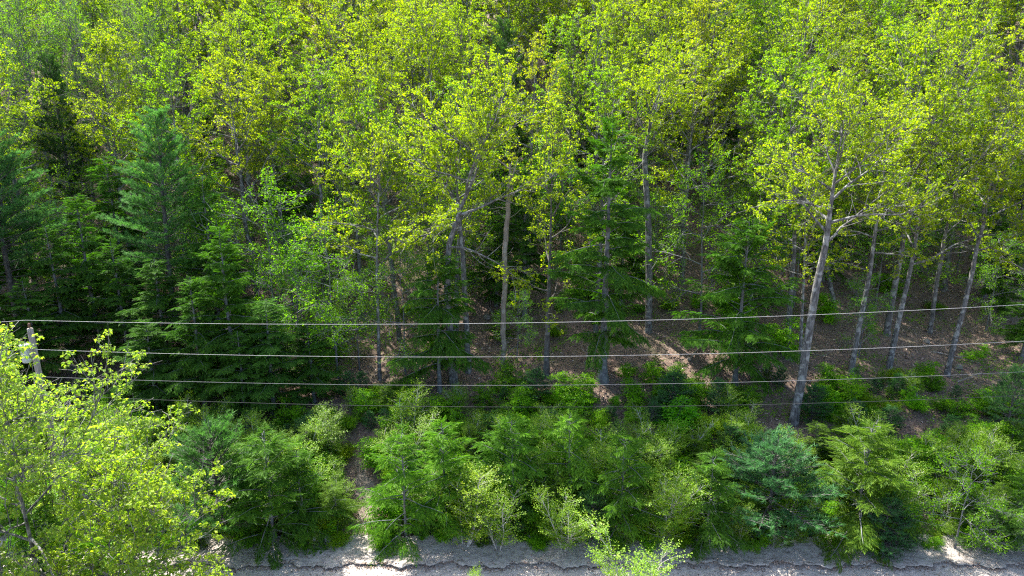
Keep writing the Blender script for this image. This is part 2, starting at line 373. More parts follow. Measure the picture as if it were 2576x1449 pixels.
def broadleaf(seed, H, cb=.4, spread=4.0, r0=.2, limbs=13, trunk=None, temps=ROS, mat=None, bark=None, el=(20, 62), dens=1.0,
              wander=.13, mode='cup', lift=.05, tw=(.45, .95), droop=0.0, size=1.0, sides=7, bare=0, skip=0.08, per=4.6, mid=.22):
    rng = np.random.default_rng(seed); mb = MB(); leaves = []
    if trunk is None:
        n = 12; t = np.linspace(0, 1, n + 1); wob = np.cumsum(rng.normal(0, .018 * H / n * 4, (n + 1, 2)), 0) * t[:, None] ** .7
        tp = np.stack([wob[:, 0], wob[:, 1], t * H * .97], -1)
    else: tp = np.asarray(trunk, float); t = np.linspace(0, 1, len(tp))
    rad = np.where(t < cb, r0 * (1 - .36 * t / cb), r0 * .64 * np.clip(1 - (t - cb) / (1.02 - cb), 0, 1) ** 1.5) + .012
    dense = np.linspace(0, 1, len(tp) * 3); TP = np.array([interp(tp, q) for q in dense]); TR = np.interp(dense, t, rad)
    TR[0] *= 1.25; TP[0, 2] -= .35
    tube(mb, TP, TR, sides)
    gold = rng.uniform(0, 6.28)
    for i in range(limbs):
        u = (i + rng.uniform(.1, .9)) / limbs; tt = cb + (1 - cb) * u ** .9 * .97
        p = interp(tp, tt); gold += 2.4 + rng.normal(0, .35)
        e = R(el[0] + (el[1] - el[0]) * u + rng.normal(0, 9)); d = np.array([math.cos(gold) * math.cos(e), math.sin(gold) * math.cos(e), math.sin(e)])
        Ll = spread * (.62 + .5 * math.sin(PI * min(1, u * .95 + .12))) * (1 - .45 * u) * rng.uniform(.78, 1.15)
        lp, ld = bend(rng, p, d, Ll, 7, wander, lift)
        rl = min(.8 * np.interp(tt, t, rad), .014 + .015 * Ll)
        tube(mb, lp, np.linspace(rl, .012, 8), 5)
        isbare = i < bare
        ns = max(4, int(Ll * 2.3 * dens))
        for j in range(ns + 1):
            s = 1.0 if j == ns else .22 + .76 * (j + rng.uniform(.1, .9)) / ns
            q = interp(lp, s); dl = nrm(interp(lp, min(1, s + .02)) - interp(lp, max(0, s - .1)))
            d2 = dl if j == ns else turn(rng, dl, rng.uniform(.55, 1.05), j * PI + rng.normal(0, .7) + gold)
            L2 = (.34 * Ll * (1 - .5 * s) + .55) * rng.uniform(.75, 1.2)
            sp, d2e = bend(rng, q, d2, L2, 4, wander * .9, lift * 1.3 - droop)
            tube(mb, sp, np.linspace(max(.016, rl * .42 * (1 - .5 * s)), .011, 5), 4)
            if isbare and s < .8: continue
            nk = max(2, int(L2 * per * dens))
            for k in range(nk + 1):
                s3 = 1.0 if k == nk else .2 + .78 * (k + rng.random()) / nk
                q3 = interp(sp, s3); d3 = turn(rng, d2e if k == nk else nrm(sp[-1] - sp[0]), 0 if k == nk else rng.uniform(.5, 1.0), rng.uniform(0, 6.28))
                L3 = rng.uniform(*tw) * .62; d3 = nrm(d3 + np.array([0, 0, .22 - droop * 3]))
                e3 = q3 + d3 * L3
                tube(mb, [q3, e3], [.012, .009], 3)
                if k % 2: tube(mb, [e3, e3 + turn(rng, d3, rng.uniform(.3, .8), rng.uniform(0, 6.28)) * rng.uniform(.25, .6)], [.010, .007], 3)
                if rng.random() > skip: leaves.append((e3, d3))
                if rng.random() < mid: leaves.append((q3 + d3 * L3 * .5 + rng.normal(0, .07, 3), d3))
    w_, c_ = finish(mb, leaves, temps, rng, bark or B_MAPLE, mat or M_MAPLE, 'broadleaf', mode=mode, size=size)
    return w_, c_, H
def hemlock(seed, H, cb=.12, spread=2.8, r0=.2, temps=FROND, dens=1.0, bark=None, size=1.0, mat=None, power=.75, gap=.30):
    rng = np.random.default_rng(seed); mb = MB(); leaves = []
    n = 12; t = np.linspace(0, 1, n + 1); wob = np.cumsum(rng.normal(0, .008 * H / n * 3, (n + 1, 2)), 0)
    tp = np.stack([wob[:, 0] * t, wob[:, 1] * t, t * H * .98], -1); tp[-1, :2] += rng.normal(0, .05 * min(H, 4) / 4, 2)
    rad = r0 * (1 - .96 * t) + .006
    dd = np.linspace(0, 1, 30); TP = np.array([interp(tp, q) for q in dd]); TR = np.interp(dd, t, rad); TR[0] *= 1.75; TR[1] *= 1.12; TP[0, 2] -= .3
    tube(mb, TP, TR, 7)
    h = cb * H; az = rng.uniform(0, 6.28)
    while h < H * .985:
        u = (h / H - cb) / (1 - cb); Ll = spread * ((1 - u) ** power * (.72 + .28 * min(1, u * 6)) + .03) * rng.uniform(.55, 1.25)
        az += 2.4 + rng.normal(0, .4); e = R(8 + 38 * u + rng.normal(0, 15))
        d = np.array([math.cos(az) * math.cos(e), math.sin(az) * math.cos(e), math.sin(e)]); p = interp(tp, h / H)
        lp, ld = bend(rng, p, d, Ll, 6, .07, -.07)
        tube(mb, lp, np.linspace(min(.035, .006 + .011 * Ll), .004, 7), 4)
        m = max(2, int(Ll * 7.5 * dens / size))
        for j in range(m + 1):
            s = 1.0 if j == m else .14 + .84 * (j + rng.random() * .8) / m
            q = interp(lp, s); dl = nrm(lp[-1] - lp[2]) if s > .4 else nrm(lp[3] - lp[0])
            side = 1 if j % 2 else -1; a = 0 if j == m else side * rng.uniform(.55, 1.1)
            ca, sa = math.cos(a), math.sin(a)
            d2 = np.array([dl[0] * ca - dl[1] * sa, dl[0] * sa + dl[1] * ca, dl[2] - rng.uniform(.05, .35)])
            ext = 0 if j == m else (1 - .6 * s) * Ll * .30 * rng.uniform(.4, 1)
            leaves.append((q, d2))
            if ext > .22 * size: leaves.append((q + nrm(d2) * ext, d2 - np.array([0, 0, .12])))
        h += gap * rng.uniform(.6, 1.3) * (1 - .35 * u)
    w_, c_ = finish(mb, leaves, temps, rng, bark or B_GREY, mat or M_HEM, 'hemlock', (.75, 1.3), 'spray', size)
    return w_, c_, H
def pine(seed, H, cb=.3, spread=3.0, r0=.18, whorl=.72, temps=TUFT, dens=1.0, size=1.0, dead=0, power=.6):
    rng = np.random.default_rng(seed); mb = MB(); leaves = []
    n = 10; t = np.linspace(0, 1, n + 1); wob = np.cumsum(rng.normal(0, .01 * H / n * 3, (n + 1, 2)), 0)
    tp = np.stack([wob[:, 0] * t, wob[:, 1] * t, t * H * .98], -1); rad = r0 * (1 - .95 * t) + .008
    dd = np.linspace(0, 1, 24); TP = np.array([interp(tp, q) for q in dd]); TR = np.interp(dd, t, rad); TR[0] *= 1.3; TP[0, 2] -= .3
    tube(mb, TP, TR, 7)
    for i in range(dead):
        h = H * cb * rng.uniform(.35, 1.0); az = rng.uniform(0, 6.28); d = np.array([math.cos(az), math.sin(az), rng.uniform(-.1, .35)])
        lp, _ = bend(rng, interp(tp, h / H), d, rng.uniform(1.2, 3.0), 5, .12, .02); tube(mb, lp, np.linspace(.028, .006, 6), 4)
    h = cb * H; az = rng.uniform(0, 6.28)
    while h < H * .97:
        u = (h / H - cb) / (1 - cb)
        nb = rng.integers(4, 7)
        for b in range(nb):
            Ll = spread * ((1 - u) ** power * (.7 + .3 * min(1, u * 4)) + .05) * rng.uniform(.62, 1.2); az += 6.28 / nb + rng.normal(0, .2); e = R(4 + 48 * u + rng.normal(0, 6))
            d = np.array([math.cos(az) * math.cos(e), math.sin(az) * math.cos(e), math.sin(e)]); p = interp(tp, min(.98, h / H + rng.normal(0, .008)))
            lp, ld = bend(rng, p, d, Ll, 6, .07, .035); tube(mb, lp, np.linspace(min(.04, .008 + .012 * Ll), .006, 7), 4)
            m = max(3, int(Ll * 3.4 * dens / size))
            for j in range(m + 1):
                s = 1.0 if j == m else .3 + .68 * (j + rng.random() * .8) / m
                q = interp(lp, s); dl = nrm(lp[-1] - lp[1]); a = 0 if j == m else (1 if j % 2 else -1) * rng.uniform(.5, 1.0)
                ca, sa = math.cos(a), math.sin(a); d2 = nrm(np.array([dl[0] * ca - dl[1] * sa, dl[0] * sa + dl[1] * ca, dl[2] + rng.uniform(.0, .4)]))
                L2 = .3 * Ll * (1 - .55 * s) + .18
                e2 = q + d2 * L2; tube(mb, [q, e2], [.009, .005], 3)
                for k in range(max(2, int(L2 / (.13 * size)))):
                    s2 = 1 - .26 * k * size * .5 / max(.25, L2)
                    if s2 < .15: break
                    leaves.append((q + d2 * L2 * s2 + rng.normal(0, .035, 3), nrm(d2 + rng.normal(0, .3, 3) + np.array([0, 0, .18]))))
        h += whorl * rng.uniform(.8, 1.2) * (1 - .45 * u)
    leaves.append((tp[-1], np.array([0, 0, 1.])))
    w_, c_ = finish(mb, leaves, temps, rng, B_DARK, M_PINE, 'pine', (.8, 1.25), 'spray', size)
    return w_, c_, H
def clump(seed, H, stems=3, spread=.9, temps=SPRIG, mat=None, bark=None, dens=1.0, flat=False, size=1.0, lean=.35, per=5):
    rng = np.random.default_rng(seed); mb = MB(); leaves = []
    for s_ in range(stems):
        az = rng.uniform(0, 6.28); ln = rng.uniform(.05, lean); d = np.array([math.cos(az) * ln, math.sin(az) * ln, 1.0])
        hh = H * (1 if s_ == 0 else rng.uniform(.5, .95))
        sp, _ = bend(rng, np.array([math.cos(az) * .08, math.sin(az) * .08, -.15]), d, hh + .15, 7, .07, .03)
        r = .008 + .0075 * hh; tube(mb, sp, np.linspace(r, .005, 8), 5)
        nb = int((6 + hh * 5.0) * dens)
        for i in range(nb):
            s = .14 + .86 * (i + rng.random()) / nb; p = interp(sp, min(1, s)); a = rng.uniform(0, 6.28); e = R(rng.uniform(2, 25) if flat else rng.uniform(25, 60))
            L = spread * (.35 + .75 * math.sin(PI * min(1, .12 + s * .86))) * rng.uniform(.6, 1.15)
            lp, ld = bend(rng, p, [math.cos(a) * math.cos(e), math.sin(a) * math.cos(e), math.sin(e)], L, 4, .12, 0 if flat else .05)
            tube(mb, lp, np.linspace(.008, .004, 5), 3)
            for k in range(max(3, int(L * per * 1.6))):
                q = interp(lp, rng.uniform(.22, 1)); aa = rng.uniform(0, 6.28)
                dd_ = nrm(ld + np.array([math.cos(aa), math.sin(aa), rng.uniform(-.2, .3)]) * .8); leaves.append((q, dd_))
            leaves.append((lp[-1], ld))
        leaves.append((sp[-1], np.array([0, 0, 1.])))
    w_, c_ = finish(mb, leaves, temps, rng, bark or B_DARK, mat or M_BROAD, 'clump', (.75, 1.25), 'cup' if flat else 'spray', size)
    return w_, c_, H
def plant(kind, name, base, label, cat, group=None, h=None, rz=0.0, col=(1, 1, 1), wide=1.0, sink=0.0, tilt=(0, 0)):
    wm, cm, H = kind; s = (h / H) if h else 1.0
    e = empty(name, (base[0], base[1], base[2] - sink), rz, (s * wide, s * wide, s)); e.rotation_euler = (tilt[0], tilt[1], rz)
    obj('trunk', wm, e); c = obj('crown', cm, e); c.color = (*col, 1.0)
    tag(e, label, cat, group); return e

# ------------------------------------------------------------------ species library
MAPLES = [broadleaf(100 + i, 17.5, cb=[.36, .42, .3, .45, .38, .34, .4, .48][i], spread=[4.5, 4.1, 4.8, 4.2, 3.8, 4.9, 4.4, 4.0][i], r0=.19, limbs=[18, 17, 19, 16, 18, 19, 17, 16][i],
          wander=.12 + .01 * (i % 4), dens=[1.0, .88, .95, .8, 1.05, .92, .78, .88][i], per=4.6, mid=.3, size=1.0, skip=.15) for i in range(8)]
BIRCHES = [broadleaf(140 + i, 17.0, cb=.32, spread=2.9, r0=.13, limbs=17, temps=SPRIG_FINE, mat=M_BIRCH, bark=B_BIRCH if i == 0 else B_GREY, el=(28, 66), dens=1.5, wander=.1, mode='spray', lift=.03, droop=.03, size=1.15) for i in range(3)]
BEECHES = [broadleaf(160 + i, 8.0, cb=.16, spread=2.5, r0=.07, limbs=14, temps=BROAD, mat=M_BROAD, bark=B_GREY, el=(6, 45), dens=1.3, wander=.12, lift=.0, tw=(.4, .8), per=4.6) for i in range(4)]
HEMS = [hemlock(200 + i, 14.0, cb=[.18, .12, .2, .1][i], spread=[3.5, 3.1, 3.3, 3.7][i], r0=.22, gap=.19, dens=1.0) for i in range(4)]
HEMS_S = [hemlock(220 + i, 4.0, cb=.06, spread=[1.5, 1.3, 1.7, 1.45][i], r0=.045, temps=FROND_S, gap=.085, dens=1.25, size=.78) for i in range(4)]
PINES = [pine(240 + i, 16.5, cb=[.3, .34, .28][i], spread=[3.1, 3.6, 2.7][i], r0=.2, dead=9, whorl=.6, dens=1.9) for i in range(3)]
PINES_S = [pine(260 + i, 3.2, cb=.08, spread=[1.15, 1.3, 1.0][i], r0=.04, whorl=.26, temps=TUFT_S, dens=2.3, size=.8, power=.45) for i in range(3)]
BIRCH_S = [clump(280 + i, 4.0, stems=[5, 4, 5, 6][i], spread=.95, temps=SPRIG, mat=M_BIRCH, bark=B_BIRCH, dens=1.35, lean=[.4, .3, .5, .35][i]) for i in range(4)]
BROAD_S = [clump(300 + i, 2.4, stems=[2, 3, 2, 3][i], spread=.9, temps=BROAD, mat=M_BROAD, bark=B_GREY, dens=1.2, flat=True, lean=.4, per=6) for i in range(4)]
LOW_S = [clump(320 + i, 1.0, stems=8, spread=.42, temps=SPRIG, mat=M_BROAD, bark=B_DARK, dens=1.3, lean=.8, per=8) for i in range(3)]

taken = []
MARKS = [(px, ground_at(px, py), nm) for px, py, nm in ((60, 880, 'far white pine'), (446, 845, 'tall white pine'), (690, 1000, 'silvery hemlock'), (905, 1340, 'path'), (1143, 975, 'crooked maple'), (1265, 930, 'dead trunk'),
         (1515, 958, 'flared-trunk hemlock'), (1848, 965, 'rounded hemlock'), (1995, 1066, 'leaning maple'), (2236, 925, 'wide-limbed maple'))]
def uphill(x, y):                          # which landmark a tree stands uphill from, and how far
    p, b, nm = min((m for m in MARKS if m[2] != 'path'), key=lambda m: abs(m[1][0] * y / m[1][1] * .9 - x) if abs(m[1][0]) > 12 else abs(m[1][0] - x))
    return ('close uphill from the ' if y < 50 else 'uphill from the ' if y < 63 else 'far uphill from the ' if y < 80 else 'high on the slope above the ') + nm
def beside(x, y):
    p, b, nm = min(MARKS, key=lambda m: abs(m[1][0] - x) + .3 * abs(m[1][1] - y)); dy = y - b[1]
    return ('downhill of the ' if dy < -3 else 'near the ' if dy < 2.5 else 'uphill of the ') + nm
rnd = random.Random(3)
def reserve(p, r): taken.append((p[0], p[1], r))
def free(x, y, r):
    return all((x - a) ** 2 + (y - b) ** 2 > (r + c) ** 2 for a, b, c in taken)

# ------------------------------------------------------------------ utility pole and wires
PY = 28.6
top = at_depth(74, 826, PY); PX = top[0]; PZ = top[2]
pole = empty('utility_pole', (PX, PY, float(terrain(PX, PY))))
tag(pole, 'weathered wooden utility pole standing inside the roadside maple crown', 'utility pole')
z0 = float(terrain(PX, PY)); ph = PZ - z0; reserve((PX, PY), .8)
mb = MB(); tube(mb, [[0, 0, -.5], [0, 0, 0], [.03, 0, ph * .5], [.02, 0, ph - .02], [.02, 0, ph]], [.17, .165, .14, .115, .10], 14, True); obj('shaft', mb.mesh('pole shaft', B_POLE, True), pole)
mb = MB(); tube(mb, [[.02, 0, ph - .05], [.02, 0, ph + .12]], [.02, .02], 8, True)
tube(mb, [[.02, 0, ph + .05], [.02, 0, ph + .08], [.02, 0, ph + .13], [.02, 0, ph + .17], [.02, 0, ph + .24]], [.03, .075, .05, .065, .035], 12, True); obj('insulator', mb.mesh('insulator', M_PORC, True), pole)
mb = MB(); tube(mb, [[-.33, -.05, ph - 1.55], [-.33, -.05, ph - 1.5], [-.33, -.05, ph - .8], [-.33, -.05, ph - .74], [-.33, -.05, ph - .70]], [.17, .2, .2, .21, .12], 16, True); tr = obj('transformer', mb.mesh('transformer', M_TRANS, True), pole)
mb = MB(); tube(mb, [[-.42, -.05, ph - .7], [-.42, -.05, ph - .62], [-.42, -.05, ph - .55], [-.42, -.05, ph - .45]], [.03, .055, .035, .03], 10, True); obj('bushing', mb.mesh('bushing', M_PORC, True), tr)
mb = MB(); tube(mb, [[-.30, -.02, ph - 1.0], [.05, .0, ph - 1.0]], [.035, .035], 8, True); me_ = mb.mesh('bracket', M_STEEL, True); obj('bracket', me_, pole); obj('bracket', me_, pole).location = (0, 0, -.35)
def wire(rows, rad, mat, label, dz_left, zfix=None):
    # three pixels of the wire fix its sag; it runs PY metres ahead of the camera, as the pole does
    P = [at_depth(px, py, PY - .14) for px, py in rows]
    A = np.array([[p[0] ** 2, p[0], 1] for p in P]); c = np.linalg.solve(A, np.array([p[2] for p in P]))
    xs = np.linspace(PX, 62, 90); pts = np.stack([xs, np.full_like(xs, PY - .14), c[0] * xs ** 2 + c[1] * xs + c[2]], -1)
    zl = pts[0, 2]; xl = np.linspace(-70, PX, 30)[:-1]; s = (PX - xl)
    left = np.stack([xl, np.full_like(xl, PY - .14) - .10 * s, zl - dz_left * s + .0016 * s ** 2], -1)
    m = MB(); tube(m, np.concatenate([left, pts]), rad, 6, True)
    return tag(obj('power_line', m.mesh('power_line', mat, True)), label, 'power line', 'overhead lines along the road'), zl
_, zl1 = wire([(82, 806), (1000, 815.5), (2560, 767)], .0078, M_WIRE, 'topmost overhead line, bare silvery wire on the pole top', .05)
_, zl2 = wire([(330, 887), (1200, 898), (2560, 859)], .0075, M_WIRE, 'second overhead line from the top, bright bare wire', .05)
_, zl3 = wire([(400, 958), (1250, 969.5), (2560, 936)], .009, M_WIRE_G, 'third overhead line from the top, thin weathered grey cable', .04)
_, zl4 = wire([(430, 1007), (1300, 1024), (2560, 995)], .010, M_WIRE_D, 'lowest overhead line, thin black sheathed cable', .03)
for zz, nm in ((zl2, 'clamp'), (zl3, 'clamp'), (zl4, 'clamp')):
    mb = MB(); q = zz - z0; tube(mb, [[.02, .02, q], [.02, -.15, q]], [.03, .03], 8, True); tube(mb, [[.02, -.14, q - .05], [.02, -.14, q + .05]], [.035, .035], 8, True); obj(nm, mb.mesh('clamp', M_STEEL), pole)

# ------------------------------------------------------------------ single trees that the photograph picks out
def path_trunk(base_px, pts_px, Y=None, yshift=0.0):
    B = ground_at(*base_px); Y = B[1]
    return B, [np.zeros(3)] + [at_depth(px, py, Y + yshift * (k + 1) / len(pts_px)) - B for k, (px, py) in enumerate(pts_px)]
# near maple on the camera's side of the road
nb = np.array([-17.3, 21.6, 0.0])
near = broadleaf(7, 11.0, cb=.07, spread=5.6, r0=.17, limbs=30, temps=ROS_NEAR, el=(8, 62), dens=1.1, wander=.13, lift=.05, per=4.4, skip=.06, size=.98, mid=.15)
plant(near, 'maple_tree', nb, 'roadside maple with full bright crown hiding the utility pole', 'tree', rz=.4, col=(.98, 1.05, 9.0)); reserve(nb, 2)
n2 = broadleaf(8, 7.2, cb=.2, spread=3.6, r0=.11, limbs=15, temps=ROS_NEAR, el=(10, 62), dens=1.2, per=5, skip=.03, size=1.05)
plant(n2, 'maple_tree', (-13.6, 21.2, 0), 'smaller maple at the road edge under the full bright maple', 'tree', rz=2.0, col=(1.0, 1.06, 5.0)); reserve((-12.6, 21.2), 2)
# leaning pale-barked maple
B, tp = path_trunk((1995, 1066), [(2016, 960), (2036, 830), (2056, 710), (2078, 612), (2092, 500), (2110, 380), (2130, 270)], yshift=.8)
plant(broadleaf(21, 1, cb=.55, spread=4.9, r0=.25, limbs=17, trunk=tp, el=(22, 66), dens=.95, wander=.15, bare=1, skip=.15), 'maple_tree', B, 'leaning maple with bare pale lichened trunk beyond the shrubs', 'tree', h=1, col=(1, 1, 1.3)); reserve(B, 2.2)
# dead snag
B, tp = path_trunk((1265, 930), [(1268, 800), (1272, 640), (1276, 540), (1281, 470), (1284, 412)])
mb = MB(); dd = np.linspace(0, 1, 22); TP = np.array([interp(np.array(tp), q) for q in dd]); TP[0, 2] -= .4
rs = np.random.default_rng(4); TP[1:-1, :2] += rs.normal(0, .035, (20, 2)); tube(mb, TP, np.interp(dd, [0, .04, .7, 1], [.26, .17, .135, .05]), 8, True)
F = TP[15]; tube(mb, [F, at_depth(1288, 500, B[1]) - B, at_depth(1290, 440, B[1]) - B, at_depth(1303, 400, B[1]) - B], [.085, .06, .045, .02], 6, True)
snag = empty('dead_tree', B); tag(snag, 'bare dead tree trunk, tan and forked at the top', 'dead tree'); obj('trunk', mb.mesh('snag trunk', B_DEAD, True), snag); reserve(B, 1.0)
mb = MB()
for k in range(9):
    s = rs.uniform(.55, .97); p = interp(TP, s); a = rs.uniform(0, 6.28); lp, _ = bend(rs, p, [math.cos(a), math.sin(a), rs.uniform(.1, .8)], rs.uniform(.7, 2.2), 4, .14, .03); tube(mb, lp, np.linspace(.026, .006, 5), 4)
obj('dead_limb', mb.mesh('snag limbs', B_DEAD, True), snag)
# crooked maple with long low limbs behind the snag's neighbour hemlock
B, tp = path_trunk((1143, 975), [(1134, 860), (1124, 740), (1128, 620), (1160, 520), (1196, 440), (1225, 340), (1240, 250)], yshift=.6)
plant(broadleaf(33, 1, cb=.40, spread=5.6, r0=.25, limbs=17, trunk=tp, el=(-4, 62), dens=1.02, wander=.19, bare=1, lift=.07), 'maple_tree', B, 'crooked maple with long twisting low limbs beside the dead trunk', 'tree', h=1); reserve(B, 2.0)
B, tp = path_trunk((1178, 935), [(1172, 800), (1164, 640), (1150, 480), (1140, 330)], yshift=1.0)
plant(broadleaf(34, 1, cb=.55, spread=3.4, r0=.2, limbs=12, trunk=tp, dens=1.0), 'maple_tree', B, 'straight grey maple trunk between crooked maple and dead trunk', 'tree', h=1); reserve(B, 1.2)
B, tp = path_trunk((1373, 945), [(1378, 820), (1382, 690), (1386, 560), (1388, 420), (1392, 300)], yshift=.8)
plant(broadleaf(35, 1, cb=.22, spread=2.9, r0=.2, limbs=17, trunk=tp, el=(5, 60), bark=B_DARK, dens=.9, temps=ROS_SPARSE), 'maple_tree', B, 'dark-trunked maple with sparse low leaf bunches by the dead trunk', 'tree', h=1); reserve(B, 1.2)
B, tp = path_trunk((1640, 930), [(1642, 800), (1641, 640), (1634, 520), (1630, 440), (1640, 380), (1662, 300), (1680, 200)], yshift=2.0)
plant(broadleaf(36, 1, cb=.60, spread=4.2, r0=.23, limbs=13, trunk=tp, el=(25, 60), dens=.85, wander=.16), 'maple_tree', B + np.array([.4, 3.5, .85]), 'maple forking into pale limbs above the flared-trunk hemlock', 'tree', h=1); reserve(B + np.array([.4, 3.5, 0]), 1.2)
for bp, pts, sd_, cbb, sp_, lab in (
    ((2140, 935), [(2165, 800), (2188, 690), (2205, 560), (2225, 420), (2240, 300)], 37, .45, 3.8, 'twin-stemmed maple with crooked grey stems behind the leaning maple'),
    ((2236, 925), [(2262, 800), (2288, 690), (2312, 560), (2340, 420), (2350, 290)], 38, .42, 4.6, 'maple leaning over with wide pale low limbs near the sunlit leaf litter'),
    ((2100, 770), [(2080, 680), (2075, 560), (2070, 420), (2060, 250)], 39, .5, 3.6, 'upright grey maple standing directly behind the leaning maple'),
    ((955, 955), [(952, 830), (948, 690), (950, 540), (960, 380)], 40, .5, 3.2, 'slim maple beside the beech saplings, trunk bare below'),
    ((2012, 950), [(2014, 860), (2020, 740), (2026, 600), (2020, 450)], 41, .55, 2.6, 'slim smooth grey tree tucked behind the leaning trunk')):
    B, tp = path_trunk(bp, pts, yshift=1.0)
    plant(broadleaf(sd_, 1, cb=cbb, spread=sp_, r0=.11 if 'slim' in lab else .18, limbs=13, trunk=tp, el=(5, 60), dens=.95, wander=.16, bare=1 if 'wide' in lab else 0), 'maple_tree', B, lab, 'tree', h=1, col=(1.05, 1.0, 1.2)); reserve(B, 1.2)
    if 'twin' in lab:
        pass
# hemlocks with bare feet
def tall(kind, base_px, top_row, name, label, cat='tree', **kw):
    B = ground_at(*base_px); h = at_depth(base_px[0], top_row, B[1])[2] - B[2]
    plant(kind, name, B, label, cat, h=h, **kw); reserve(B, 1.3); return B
hem_a = hemlock(61, 17.0, cb=.19, spread=4.0, r0=.31, gap=.22, dens=1.05, power=.62)
tall(hem_a, (1515, 958), 300, 'hemlock_tree', 'broad dark hemlock with thick flared bare grey trunk foot')
hem_b = hemlock(62, 12.0, cb=.14, spread=4.3, r0=.2, gap=.2, dens=1.0, power=.6)
tall(hem_b, (1848, 965), 545, 'hemlock_tree', 'broad rounded hemlock between flared-trunk hemlock and leaning maple', col=(1.05, 1.1, .9))
hem_c = hemlock(63, 8.4, cb=.2, spread=2.7, r0=.14, gap=.19, dens=1.05, power=.5)
tall(hem_c, (1106, 985), 640, 'hemlock_tree', 'short dark hemlock in front of the crooked maple')
tall(HEMS[3], (600, 1010), 560, 'hemlock_tree', 'dark hemlock behind the roadside shrubs, beside the beech saplings', rz=.7)
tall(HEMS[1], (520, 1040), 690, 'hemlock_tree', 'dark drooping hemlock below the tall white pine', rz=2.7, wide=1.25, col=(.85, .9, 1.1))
tall(HEMS[0], (690, 1035), 745, 'hemlock_tree', 'silvery-green hemlock with pale sprays next to the beech saplings', rz=1.2, wide=1.5, col=(1.0, 1.05, 1.7))
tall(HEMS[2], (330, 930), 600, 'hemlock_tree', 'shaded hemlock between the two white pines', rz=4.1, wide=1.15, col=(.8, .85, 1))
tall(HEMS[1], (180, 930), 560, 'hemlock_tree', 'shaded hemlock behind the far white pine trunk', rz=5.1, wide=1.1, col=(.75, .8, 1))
tall(HEMS[0], (2570, 900), 700, 'hemlock_tree', 'low dark hemlock at the edge of the sunlit leaf litter', rz=.3, wide=1.3)
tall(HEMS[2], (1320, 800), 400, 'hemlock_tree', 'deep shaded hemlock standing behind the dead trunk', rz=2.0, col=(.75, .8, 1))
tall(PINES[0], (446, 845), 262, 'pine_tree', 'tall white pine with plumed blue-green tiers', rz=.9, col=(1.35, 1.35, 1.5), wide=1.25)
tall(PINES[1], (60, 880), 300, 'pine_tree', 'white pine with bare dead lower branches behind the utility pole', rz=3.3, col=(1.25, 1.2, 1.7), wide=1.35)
tall(PINES[2], (1268, 660), 40, 'pine_tree', 'narrow dark conifer rising among the highest maples', rz=1.3, col=(.7, .62, .55))
tall(PINES[2], (205, 640), 130, 'pine_tree', 'dark pointed conifer among the pale birches', rz=2.3, col=(.62, .58, .6))
for k, (px, py, tr, lab) in enumerate(((430, 960, 640, 'dark hemlock at the foot of the tall white pine'), (255, 890, 480, 'tall shaded hemlock in the gap between the white pines'), (110, 975, 700, 'low dark hemlock behind the utility pole top'),
        (400, 1050, 800, 'low dark hemlock just behind the roadside maple crown'), (620, 1075, 830, 'low spreading hemlock in front of the silvery hemlock'), (560, 880, 430, 'slender dark hemlock on the sunny side of the tall white pine'), (20, 1000, 760, 'dark hemlock crowding the base of the far white pine'),
        (790, 1010, 800, 'small dark hemlock below the bright beech sapling'), (330, 800, 380, 'high dark hemlock behind the tall white pine'))):
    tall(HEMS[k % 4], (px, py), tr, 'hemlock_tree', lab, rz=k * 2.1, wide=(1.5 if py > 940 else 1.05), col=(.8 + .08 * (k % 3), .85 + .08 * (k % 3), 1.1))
# beeches and light understorey trees
for k, (px, py, tr, lab) in enumerate(((762, 960, 640, 'bright green beech sapling next to the silvery hemlock'), (850, 950, 560, 'tall bright beech sapling near the slim maple'),
        (905, 930, 700, 'leafy beech sapling at the upper end of the path'), (1300, 905, 740, 'low leafy beech under the dead trunk'), (700, 905, 470, 'slender beech rising behind the dark hemlocks'), (1760, 840, 420, 'beech glowing green behind the broad rounded hemlock'),
        (2160, 900, 700, 'thin leafy beech among the crooked maple stems'), (2480, 830, 600, 'leafy beech over the sunlit leaf litter'), (1020, 940, 640, 'beech sapling behind the short dark hemlock'))):
    tall(BEECHES[k % 4], (px, py), tr, 'beech_tree', lab, rz=k * 1.7, col=(.9 + .1 * (k % 3), 1.0, 1.0))
